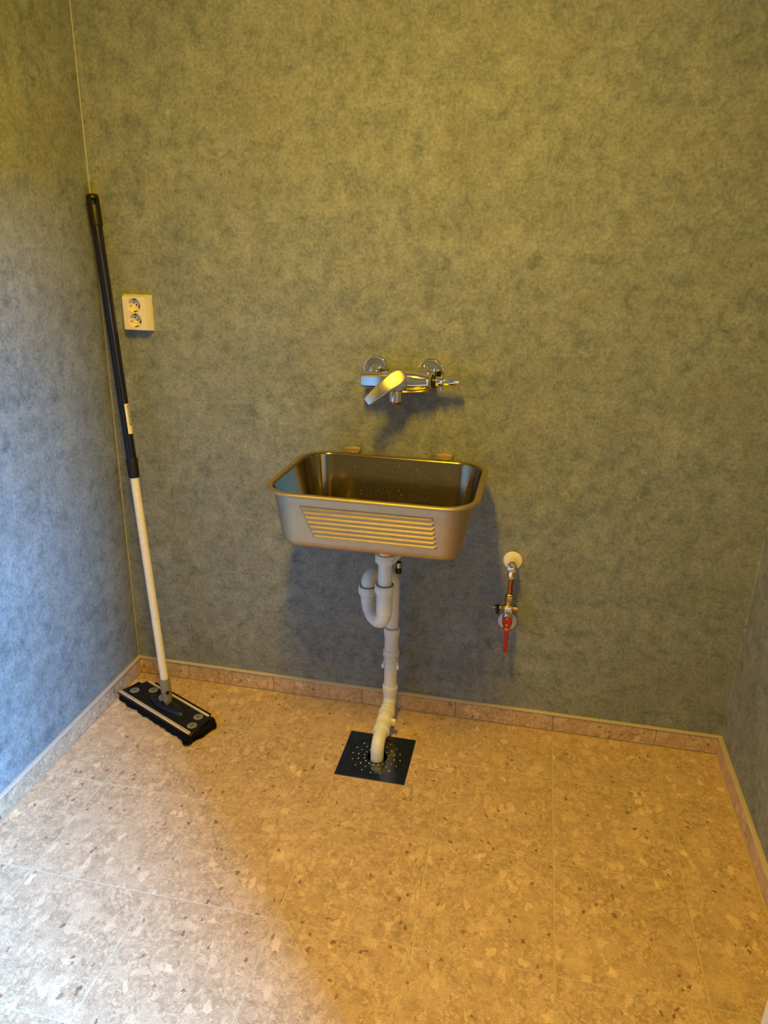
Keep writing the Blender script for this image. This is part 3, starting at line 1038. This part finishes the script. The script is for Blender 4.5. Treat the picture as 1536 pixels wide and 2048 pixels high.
# left arm of the body
bl = [xsection(-0.1845, -0.076, -0.044, 1.041, 1.068, 0.008), xsection(-0.1835, -0.080, -0.041, 1.0365, 1.0725, 0.011),
      xsection(-0.180, -0.0825, -0.040, 1.0345, 1.0745, 0.012), xsection(-0.120, -0.0845, -0.038, 1.0325, 1.0775, 0.012), xsection(-0.095, -0.085, -0.038, 1.032, 1.078, 0.012)]
build('body', MB().loft(bl), M_CHROME_S, tap, smooth=60)
br = [xsection(-0.066, -0.086, -0.038, 1.0305, 1.0835, 0.020), xsection(-0.040, -0.087, -0.038, 1.0315, 1.0835, 0.021), xsection(-0.012, -0.085, -0.039, 1.035, 1.0795, 0.020),
      xsection(0.001, -0.0825, -0.041, 1.0385, 1.0755, 0.014), xsection(0.006, -0.078, -0.045, 1.043, 1.071, 0.011)]
build('body', MB().loft(br), M_CHROME, tap, smooth=60)
bu = [xsection(-0.100, -0.072, -0.036, 1.022, 1.050, 0.010), xsection(-0.010, -0.070, -0.037, 1.028, 1.055, 0.010), xsection(0.004, -0.066, -0.041, 1.034, 1.052, 0.009)]
build('underbody', MB().loft(bu), M_CHROME, tap, smooth=60)
# cartridge barrel facing the room
build('barrel', MB().lathe((-0.080, -0.036, BZ + 0.002), (0, -1, 0), [(0, 0.026), (0.004, 0.0275), (0.042, 0.0275), (0.0435, 0.0255), (0.045, 0.0255), (0.0465, 0.0272), (0.053, 0.0266), (0.056, 0.0235)], 40), M_CHROME, tap)
# lever: a flat paddle pointing down to the side
HB = Vector((-0.0800, -0.107, 1.0690)); TP = Vector((-0.1515, -0.127, 1.0080))
ld = (TP - HB); LL = ld.length; ld.normalize()
fr = Vector((0.06, -0.90, 0.43)); fr = (fr - ld * fr.dot(ld)).normalized()
sd = ld.cross(fr)
secs = []
for t, w, th in ((-0.245, 0.003, 0.007), (-0.235, 0.0085, 0.010), (-0.20, 0.0135, 0.012), (-0.14, 0.0180, 0.0130), (-0.06, 0.0205, 0.0135), (0.05, 0.0212, 0.0130), (0.25, 0.0198, 0.0115), (0.50, 0.0172, 0.0098),
                 (0.75, 0.0150, 0.0082), (0.93, 0.0136, 0.0068), (0.985, 0.0122, 0.0058), (1.0, 0.0098, 0.0042)):
    c = HB + ld * (LL * t) + fr * (0.026 * t * (1 - max(t, 0.0)))
    dt = 0.026 * (1 - 2 * max(t, 0.0)) / LL
    f2 = (fr - ld * dt).normalized()
    secs.append([c + sd * p.x + f2 * (p.y - th / 2 + 0.0065) for p in rrect(0, 0, w, th / 2, min(0.0045, th / 2 * 0.9, w * 0.9), 0, 5)])
build('lever', MB().loft(secs), M_CHROME_S, tap, smooth=60)
build('lever_neck', MB().lathe((-0.0805, -0.088, 1.062), (0, -1, 0), [(0, 0.017), (0.018, 0.016)], 24), M_CHROME, tap)
# spout under the barrel
build('spout', MB().lathe((-0.0885, -0.068, 1.036), (0, 0, -1), [(0, 0.0172), (0.002, 0.0180), (0.033, 0.0175), (0.034, 0.0165)], 36), M_CHROME, tap)
build('aerator_ring', MB().lathe((-0.0885, -0.068, 1.0022), (0, 0, -1), [(0, 0.0150), (0.0004, 0.0162), (0.008, 0.0158), (0.0088, 0.0125)], 32), M_COPPER, tap)
# hose connector on the right
build('black_ring', MB().lathe((0.006, -0.060, 1.058), (1, 0, 0.03), [(0, 0.013), (0.002, 0.0158), (0.009, 0.0158), (0.011, 0.012)], 28), M_BLACK, tap)
cn = build('hose_connector', MB().lathe((0.015, -0.060, 1.0585), (1, 0, 0.05), [(0, 0.0125), (0.002, 0.0140), (0.020, 0.0125), (0.022, 0.0108), (0.0235, 0.0108), (0.024, 0.0118), (0.062, 0.0092), (0.064, 0.0078), (0.064, 0.0)], 28, cap=False), M_CHROME, tap)
build('stop_knob', MB().lathe((0.030, -0.061, 1.050), (0.05, 0, -1), [(0, 0.0035), (0.004, 0.0035), (0.0045, 0.0055), (0.0135, 0.0048), (0.0145, 0.003)], 16), M_CHROME, cn)

# ------------------------------------------------------------------ double power outlet
OX0, OX1, OZ0, OZ1, OD = -0.8895, -0.8070, 1.1470, 1.2450, 0.029
out = thing('power_outlet', 'cream double power outlet on the wall beside the mop pole', 'outlet', ((OX0 + OX1) / 2, 0, OZ0))
ins = 0.0062
bm_ = bmesh.new()
vb = [(OX0, -0.0005, OZ0), (OX1, -0.0005, OZ0), (OX1, -0.0005, OZ1), (OX0, -0.0005, OZ1)]
vm = [(OX0 + 0.0012, -0.012, OZ0 + 0.0008), (OX1 - 0.0012, -0.012, OZ0 + 0.0008), (OX1 - 0.0012, -0.012, OZ1 - 0.0008), (OX0 + 0.0012, -0.012, OZ1 - 0.0008)]
vf = [(OX0 + ins, -OD, OZ0 + ins * 0.5), (OX1 - ins - 0.003, -OD, OZ0 + ins * 0.5), (OX1 - ins - 0.003, -OD, OZ1 - ins * 0.8), (OX0 + ins, -OD, OZ1 - ins * 0.8)]
FX = ((OX0 + ins) + (OX1 - ins - 0.003)) / 2
SOCK = [(FX + 0.0008, 1.2170), (FX + 0.0005, 1.1758)]
SR_ = 0.0192
# body shell, front face filled by strips that leave two round openings
shell = MB()
shell.add(vb + vm + vf, [(0, 1, 5, 4), (1, 2, 6, 5), (2, 3, 7, 6), (3, 0, 4, 7), (4, 5, 9, 8), (5, 6, 10, 9), (6, 7, 11, 10), (7, 4, 8, 11), (3, 2, 1, 0)])
fx0, fx1 = vf[0][0], vf[1][0]
fz0, fz1 = vf[0][2], vf[2][2]
zmid = (SOCK[0][1] + SOCK[1][1]) / 2
for (cx, cz), (za, zb_) in zip(SOCK, ((zmid, fz1), (fz0, zmid))):
    angs = [2 * PI * k / 48 for k in range(48)]
    angs += [math.atan2(qz - cz, qx - cx) % (2 * PI) for qx in (fx0, fx1) for qz in (za, zb_)]
    angs.sort()
    n = len(angs)
    vs = []
    for a in angs:
        c, s = math.cos(a), math.sin(a)
        tx = ((fx1 - cx) if c > 0 else (cx - fx0)) / max(abs(c), 1e-9)
        tz = ((zb_ - cz) if s > 0 else (cz - za)) / max(abs(s), 1e-9)
        t = min(tx, tz)
        vs.append((cx + c * SR_, -OD, cz + s * SR_))
        vs.append((cx + c * t, -OD, cz + s * t))
    shell.add(vs, [(2 * k, 2 * k + 1, (2 * k + 3) % (2 * n), (2 * k + 2) % (2 * n)) for k in range(n)])
build('body', shell, M_OUTLET, out, smooth=25)
for cx, cz in SOCK:
    rec = build('socket_recess', MB().lathe((cx, -OD - 0.0003, cz), (0, 1, 0), [(-0.0004, SR_ + 0.0012), (0.0, SR_ + 0.0002), (0.0009, SR_ - 0.0006), (0.0150, SR_ - 0.0018), (0.0150, 0.0)], 40, cap=False), M_OUTLET, out)
    build('centre_screw', MB().lathe((cx, -OD + 0.0147, cz), (0, -1, 0), [(0, 0.0026), (0.0008, 0.0024)], 16), M_RUBBER, rec)
    for s in (-1, 1):
        a = math.radians(-38)
        px, pz = cx + s * 0.0095 * math.cos(a), cz + s * 0.0095 * math.sin(a)
        if s > 0:
            build('pin_hole', MB().lathe((px, -OD + 0.0147, pz), (0, -1, 0), [(0, 0.0027), (0.0008, 0.0025)], 16), M_RUBBER, rec)
        else:
            build('pin_hole', MB().lathe((px, -OD + 0.0147, pz), (0, -1, 0), [(0, 0.0027), (0.0004, 0.0025)], 16), M_GREY, rec)
    for s in (-1, 1):
        build('earth_clip', MB().box((cx - 0.0028, -OD + 0.001, cz + s * 0.0165 - 0.0022), (cx + 0.0028, -OD + 0.0145, cz + s * 0.0165 + 0.0008), 0.0005, 1), M_BLACK, rec)
    build('guide_tab', MB().box((cx - 0.0185, -OD + 0.003, cz - 0.0020), (cx - 0.0125, -OD + 0.0148, cz + 0.0028), 0.0006, 1), M_OUTLET, rec)
    build('guide_slot', MB().box((cx + 0.0150, -OD + 0.002, cz - 0.0026), (cx + 0.0180, -OD + 0.0146, cz + 0.0026), 0.0004, 1), M_BLACK, rec)

# ------------------------------------------------------------------ shut-off valve
VX, VY = 0.2545, -0.050
valve = thing('shutoff_valve', 'copper and brass shutoff valve with red lever on the wall', 'valve', (VX, 0.0, 0.29))
for z in (0.5490, 0.3546):
    build('escutcheon', MB().lathe((VX, 0, z), (0, -1, 0), [(0, 0.0278), (0.0025, 0.0276), (0.0050, 0.0255), (0.0065, 0.018), (0.0070, 0.0)], 44, cap=False), M_DISC, valve)
build('elbow', MB().tube(fillet([(VX, -0.004, 0.5490), (VX, VY, 0.5490), (VX, VY, 0.524)], 0.014, 10), 0.0118, 24), M_CHROME, valve)
build('elbow_collar', MB().lathe((VX, -0.030, 0.549), (0, -1, 0), [(0, 0.0118), (0.001, 0.0132), (0.030, 0.0132), (0.0325, 0.010)], 24), M_CHROME, valve)
build('hex_nut', MB().lathe((VX, VY, 0.5300), (0, 0, -1), [(0, 0.0100), (0.001, 0.0118), (0.012, 0.0118), (0.0145, 0.0095)], 6), M_CHROME, valve)
build('copper_pipe', MB().lathe((VX, VY, 0.460), (0, 0, 1), [(0, 0.0072), (0.060, 0.0072)], 24), M_COPPER, valve)
build('brass_nut', MB().lathe((VX, VY, 0.4670), (0, 0, -1), [(0, 0.0095), (0.002, 0.0118), (0.005, 0.0130), (0.020, 0.0130), (0.022, 0.0112)], 6), M_BRASS, valve)
build('brass_thread', MB().lathe((VX, VY, 0.4455), (0, 0, -1), [(0, 0.0105), (0.003, 0.0112), (0.006, 0.0104), (0.009, 0.0112), (0.0145, 0.0108)], 28), M_BRASS, valve)
build('tee_body', MB().box((VX - 0.0120, VY - 0.0115, 0.4060), (VX + 0.0120, VY + 0.0115, 0.4325), 0.004, 3), M_CHROME_S, valve)
build('drain_outlet', MB().lathe((VX - 0.010, VY, 0.4205), (-1, 0, 0.03), [(0, 0.0070), (0.006, 0.0074), (0.0065, 0.0058), (0.010, 0.0058), (0.011, 0.0066), (0.030, 0.0060), (0.036, 0.0042)], 20), M_BRASS, valve)
build('drain_cap', MB().lathe((VX - 0.0315, VY, 0.4275), (0.05, -0.1, -1), [(0, 0.0045), (0.001, 0.0075), (0.014, 0.0078), (0.015, 0.0050), (0.026, 0.0046), (0.027, 0.003)], 20), M_BLACK, valve)
build('test_outlet', MB().lathe((VX + 0.010, VY, 0.4215), (1, 0, 0.02), [(0, 0.0070), (0.005, 0.0078), (0.0055, 0.0064), (0.012, 0.0064), (0.0125, 0.0074), (0.017, 0.0072), (0.018, 0.004)], 20), M_BRASS, valve)
build('valve_body', MB().lathe((VX, VY, 0.4080), (0, 0, -1), [(0, 0.0115), (0.004, 0.0125), (0.010, 0.0145), (0.022, 0.0150), (0.036, 0.0140), (0.042, 0.0120), (0.050, 0.0112)], 28), M_CHROME_S, valve)
build('lower_elbow', MB().tube(fillet([(VX, VY, 0.365), (VX, VY, 0.3546), (VX, -0.004, 0.3546)], 0.009, 10), 0.0112, 24), M_CHROME_S, valve)
hdl = build('handle', MB().lathe((VX, VY - 0.012, 0.3885), (0, -1, 0), [(0, 0.0125), (0.010, 0.0145), (0.018, 0.0140), (0.0205, 0.0115), (0.0210, 0.0)], 30, cap=False), M_RED, valve)
secs = []
for z, w, t, dy in ((0.384, 0.0095, 0.008, 0.0), (0.372, 0.0075, 0.008, 0.0), (0.350, 0.0060, 0.008, 0.002), (0.325, 0.0058, 0.008, 0.004), (0.306, 0.0064, 0.009, 0.005), (0.2985, 0.0064, 0.009, 0.0052), (0.2955, 0.0045, 0.006, 0.0052)):
    secs.append([Vector((VX + p.x + (0.384 - z) * 0.02, VY - 0.027 - dy + p.y, z)) for p in rrect(0, 0, w, t / 2, 0.003, 0, 4)])
build('grip', MB().loft(secs), M_RED, hdl)
build('screw', MB().lathe((VX, VY - 0.0325, 0.3835), (0, -1, 0), [(0, 0.0048), (0.0015, 0.0044), (0.0022, 0.003)], 18), M_BRASS, hdl)
build('handle_mark', MB().box((VX - 0.0052, VY - 0.0337, 0.3650), (VX + 0.0052, VY - 0.0312, 0.3745), 0.0006, 1), simple('orange_enamel', (0.80, 0.16, 0.03), 0.3), hdl)

# ------------------------------------------------------------------ flat mop
MU = Vector((0.9022, -0.4313, 0)); MV = Vector((0.4313, 0.9022, 0))
MC = Vector((-0.7640, -0.2005, 0.0))
mop = thing('floor_mop', 'flat mop with blue and white pole leaning in the wall corner', 'mop', MC)
MM = Matrix((MU, MV, Vector((0, 0, 1)))).transposed().to_4x4()
MM.translation = MC
# plate outline in local coordinates (u along, v across)
plate_poly = [(-0.176, -0.052), (0.172, -0.052), (0.178, -0.046), (0.158, 0.046), (0.152, 0.050), (-0.150, 0.050), (-0.156, 0.046), (-0.181, -0.046)]
build('plate', MB().prism(plate_poly, 0.020, 0.0285, 0.0015).xform(MM), M_NAVY, mop)
pad_poly = [(-0.172, -0.055), (0.172, -0.055), (0.172, 0.050), (-0.158, 0.050)]
# cloth pad with a wavy yarn fringe
rm = random.Random(11)


def fringe_outline(scale, bump_, n=150):
    base = [(-0.168, -0.052), (0.178, -0.056), (0.178, 0.040), (0.150, 0.056), (-0.140, 0.052), (-0.170, 0.030)]
    per = []
    for i in range(len(base)):
        a, b = Vector(base[i]), Vector(base[(i + 1) % len(base)])
        per.append((a, b, (b - a).length))
    tot = sum(p[2] for p in per)
    out_ = []
    for k in range(n):
        d = tot * k / n
        for a, b, L in per:
            if d <= L:
                p = a + (b - a) * (d / L)
                nr = Vector(((b - a).y, -(b - a).x)).normalized()
                break
            d -= L
        out_.append(p * scale + nr * bump_(k / n))
    return out_


ph = [rm.uniform(0, 6.28) for _ in range(6)]
wav = lambda s: 0.0030 + 0.0030 * math.sin(2 * PI * 13 * s + ph[0]) * (0.6 + 0.4 * math.sin(2 * PI * 3 * s)) + 0.0020 * math.sin(2 * PI * 31 * s + ph[1]) + 0.0009 * math.sin(2 * PI * 57 * s + ph[2])
rings = []
for z, sc_, off in ((0.0015, 0.96, 0.0), (0.0010, 1.0, -0.001), (0.006, 1.0, 0.003), (0.013, 1.0, 0.001), (0.018, 0.985, -0.003), (0.0198, 0.94, -0.004)):
    rings.append([Vector((p.x, p.y, z + 0.0015 * math.sin(k * 1.3 + ph[3]))) for k, p in enumerate(fringe_outline(sc_, lambda s, off=off: wav(s) + off))])
fringe = build('cloth_pad', MB().loft(rings).xform(MM), M_FRINGE, mop, smooth=60)
for r in range(1):
    loop = [Vector((0.172 + 0.012 * math.cos(a), -0.058 + 0.012 * math.sin(a), 0.008)) for a in [2 * PI * k / 20 for k in range(21)]]
    build('hanging_loop', MB().tube(loop, 0.0032, 10, cap=False).xform(MM), M_FRINGE, fringe)
# end flaps of the pad that wrap the plate
for u0, u1, v0, v1 in ((0.166, 0.186, -0.046, 0.036), (-0.181, -0.166, -0.040, 0.030)):
    build('pad_flap', MB().box((u0, v0, 0.012), (u1, v1, 0.0262), 0.006, 3).xform(MM), M_FRINGE, fringe)
# the two pale rails
def rail(u0, u1, v, w):
    o_ = build('rail', MB().box((u0, v - w / 2, 0.0280), (u1, v + w / 2, 0.0325), 0.0014, 2).xform(MM), M_ALU, mop)
    return o_
r_front = rail(-0.176, 0.171, -0.047, 0.0105)
build('rail_groove', MB().box((-0.174, -0.0480, 0.0322), (0.169, -0.0462, 0.0328)).xform(MM), M_BRASS, r_front, smooth=0)
r_back = rail(-0.149, 0.149, 0.0440, 0.0085)
teeth = MB()
for k in range(58):
    u = -0.120 + 0.268 * k / 57
    teeth.box((u - 0.0013, 0.0460, 0.0292), (u + 0.0013, 0.0535, 0.0335))
o = build('comb_teeth', teeth.xform(MM), M_BLACK, r_back, smooth=0)
o['kind'] = 'stuff'
# four slitted clamp discs
for (u, v) in ((-0.143, -0.0140), (-0.098, 0.0240), (0.126, 0.0220), (0.145, -0.0170)):
    d = build('clamp_disc', MB().lathe((u, v, 0.0284), (0, 0, 1), [(0, 0.0148), (0.0006, 0.0148), (0.0012, 0.0138)], 32).xform(MM), M_GREY_L, mop)
    for a in (0.5, 0.5 + PI / 2):
        Ms = MM @ Matrix.Translation((u, v, 0.0296)) @ Matrix.Rotation(a, 4, 'Z')
        build('slit', MB().box((-0.0085, -0.0008, -0.0003), (0.0085, 0.0008, 0.0003)).xform(Ms), M_RUBBER, d, smooth=0)
# raised boss in the middle
boss = []
for s, z in ((1.0, 0.0285), (0.97, 0.0325), (0.88, 0.0365), (0.70, 0.0395), (0.35, 0.0405)):
    boss.append([Vector((0.004 + 0.082 * s * math.copysign(abs(math.cos(a)) ** 1.1, math.cos(a)), -0.002 + 0.0235 * s * math.sin(a), z)) for a in [2 * PI * k / 40 for k in range(40)]])
build('boss', MB().loft(boss).xform(MM), M_NAVY_L, mop)
build('boss_rim', MB().tube([Vector((0.004 + 0.084 * math.copysign(abs(math.cos(a)) ** 1.1, math.cos(a)), -0.002 + 0.0255 * math.sin(a), 0.0285)) for a in [2 * PI * k / 48 for k in range(49)]], 0.0014, 8, cap=False).xform(MM), M_BLACK, mop)
# pole line
PJ = Vector((-0.7600, -0.1975, 0.052)); PT = Vector((-0.9445, -0.0260, 1.5030))
pd = (PT - PJ); PLEN = pd.length; pd.normalize()
pp = lambda t: PJ + pd * (PLEN * t)
# swivel joint
yoke = MB()
for s in (-1, 1):
    yoke.lathe(MC + MU * 0.0 + MV * (-0.002) + MU * (s * 0.0115) + Vector((0, 0, 0.0500)), MU * s, [(0, 0.0105), (0.0005, 0.0118), (0.006, 0.0118), (0.0068, 0.0105)], 24)
    yoke.box((-0.0032 + s * 0.0148, -0.0115, 0.036), (0.0032 + s * 0.0148, 0.0080, 0.050), 0.001, 1, M=MM)
build('swivel_joint', yoke, M_GREY, mop)
build('swivel_block', MB().lathe(MC + MV * (-0.002) - MU * 0.0105 + Vector((0, 0, 0.0500)), MU, [(0, 0.0095), (0.021, 0.0095)], 24), M_GREY, mop)
build('sleeve', MB().lathe(pp(-0.004), pd, [(0, 0.0125), (0.004, 0.0150), (0.028, 0.0160), (0.070, 0.0166), (0.0715, 0.0155), (0.0715, 0.0125)], 28), M_GREY, mop)
build('sleeve_catch', MB().lathe(pp(0.018) + MU * 0.0135 - MV * 0.006, MU, [(0, 0.0065), (0.004, 0.0050)], 16), M_BLACK, mop)
build('lower_pole', MB().lathe(pp(0.030), pd, [(0, 0.0122), (PLEN * 0.46, 0.0122)], 28), M_POLE, mop)
build('twist_collar', MB().lathe(pp(0.473), pd, [(0, 0.0128), (0.001, 0.0150), (0.008, 0.0160), (0.055, 0.0170), (0.0575, 0.0165), (0.058, 0.0140)], 28), M_BLACK, mop)
build('upper_pole', MB().lathe(pp(0.508), pd, [(0, 0.0146), (PLEN * 0.445, 0.0146)], 32), M_BLUE, mop)
# hand grip with a hanging hole
q0 = pp(0.943)
gl = PLEN * (1.0 - 0.943)
uu = Vector((0.65, -0.75, 0)); uu = (uu - pd * uu.dot(pd)).normalized()    # faces the room
ww = pd.cross(uu).normalized()
secs = []
for d, r in ((0.0, 0.0152), (0.002, 0.0166), (0.004, 0.0170), (gl - 0.030, 0.0166)):
    secs.append([q0 + pd * d + (ww * math.cos(a) + uu * math.sin(a)) * r for a in [2 * PI * k / 32 for k in range(32)]])
grip = build('hand_grip', MB().loft(secs), M_BLACK, mop)
# top of the grip: two cheeks joined by a rounded cap, the gap is the hanging hole
for s in (-1, 1):
    ch = MB()
    sec = []
    for d in (gl - 0.031, gl - 0.012):
        ring = []
        for k in range(13):
            a = -PI / 2 + PI * k / 12
            x = 0.0166 * math.cos(a); y = 0.0166 * math.sin(a)
            ring.append(q0 + pd * d + ww * (s * max(x, 0.0060)) + uu * (y * 0.92))
        sec.append(ring)
    ch.loft(sec)
    build('grip_cheek', ch, M_BLACK, grip)
secs = []
for d, r in ((gl - 0.0125, 0.0164), (gl - 0.006, 0.0160), (gl - 0.002, 0.0140), (gl, 0.0085)):
    secs.append([q0 + pd * d + (ww * math.cos(a) + uu * math.sin(a)) * r for a in [2 * PI * k / 32 for k in range(32)]])
build('grip_cap', MB().loft(secs), M_BLACK, grip)
# sticker wrapped on the upper pole, with its printed marks
a0 = math.atan2(0.0, 1.0)


def pole_patch(t0, t1, ang0, ang1, r, n=10):
    u2 = Vector((0.2692, -1.9739, 1.0)) - pp((t0 + t1) / 2)
    u2 = (u2 - pd * u2.dot(pd)).normalized()
    w2 = u2.cross(pd).normalized()
    rings_ = []
    for t in (t0, t1):
        rings_.append([pp(t) + (u2 * math.cos(ang0 + (ang1 - ang0) * k / n) + w2 * math.sin(ang0 + (ang1 - ang0) * k / n)) * r for k in range(n + 1)])
    m_ = MB()
    vs = rings_[0] + rings_[1]
    m_.add(vs, [(k, k + 1, n + 2 + k, n + 1 + k) for k in range(n)])
    return m_


sg = -1 if (Vector((0.2692, -1.9739, 1.0)) - pp(0.59)).cross(pd).x > 0 else 1
stick = build('sticker', pole_patch(0.5600, 0.6180, sg * -0.15, sg * -1.9, 0.01485), M_PAPER, mop)
prt = MB()
rp = random.Random(5)
for k in range(26):
    t = 0.5760 + 0.039 * k / 25
    w = rp.uniform(0.35, 0.8)
    a_ = rp.uniform(0.50, 0.65)
    pm = pole_patch(t, t + rp.uniform(0.0005, 0.0011), sg * -a_, sg * -(a_ + w), 0.01500, 5)
    prt.add(pm.v, pm.f)
o = build('sticker_print', prt, M_INK, stick)
o['kind'] = 'stuff'

for o in bpy.data.objects:
    if '_org' in o:
        del o['_org']
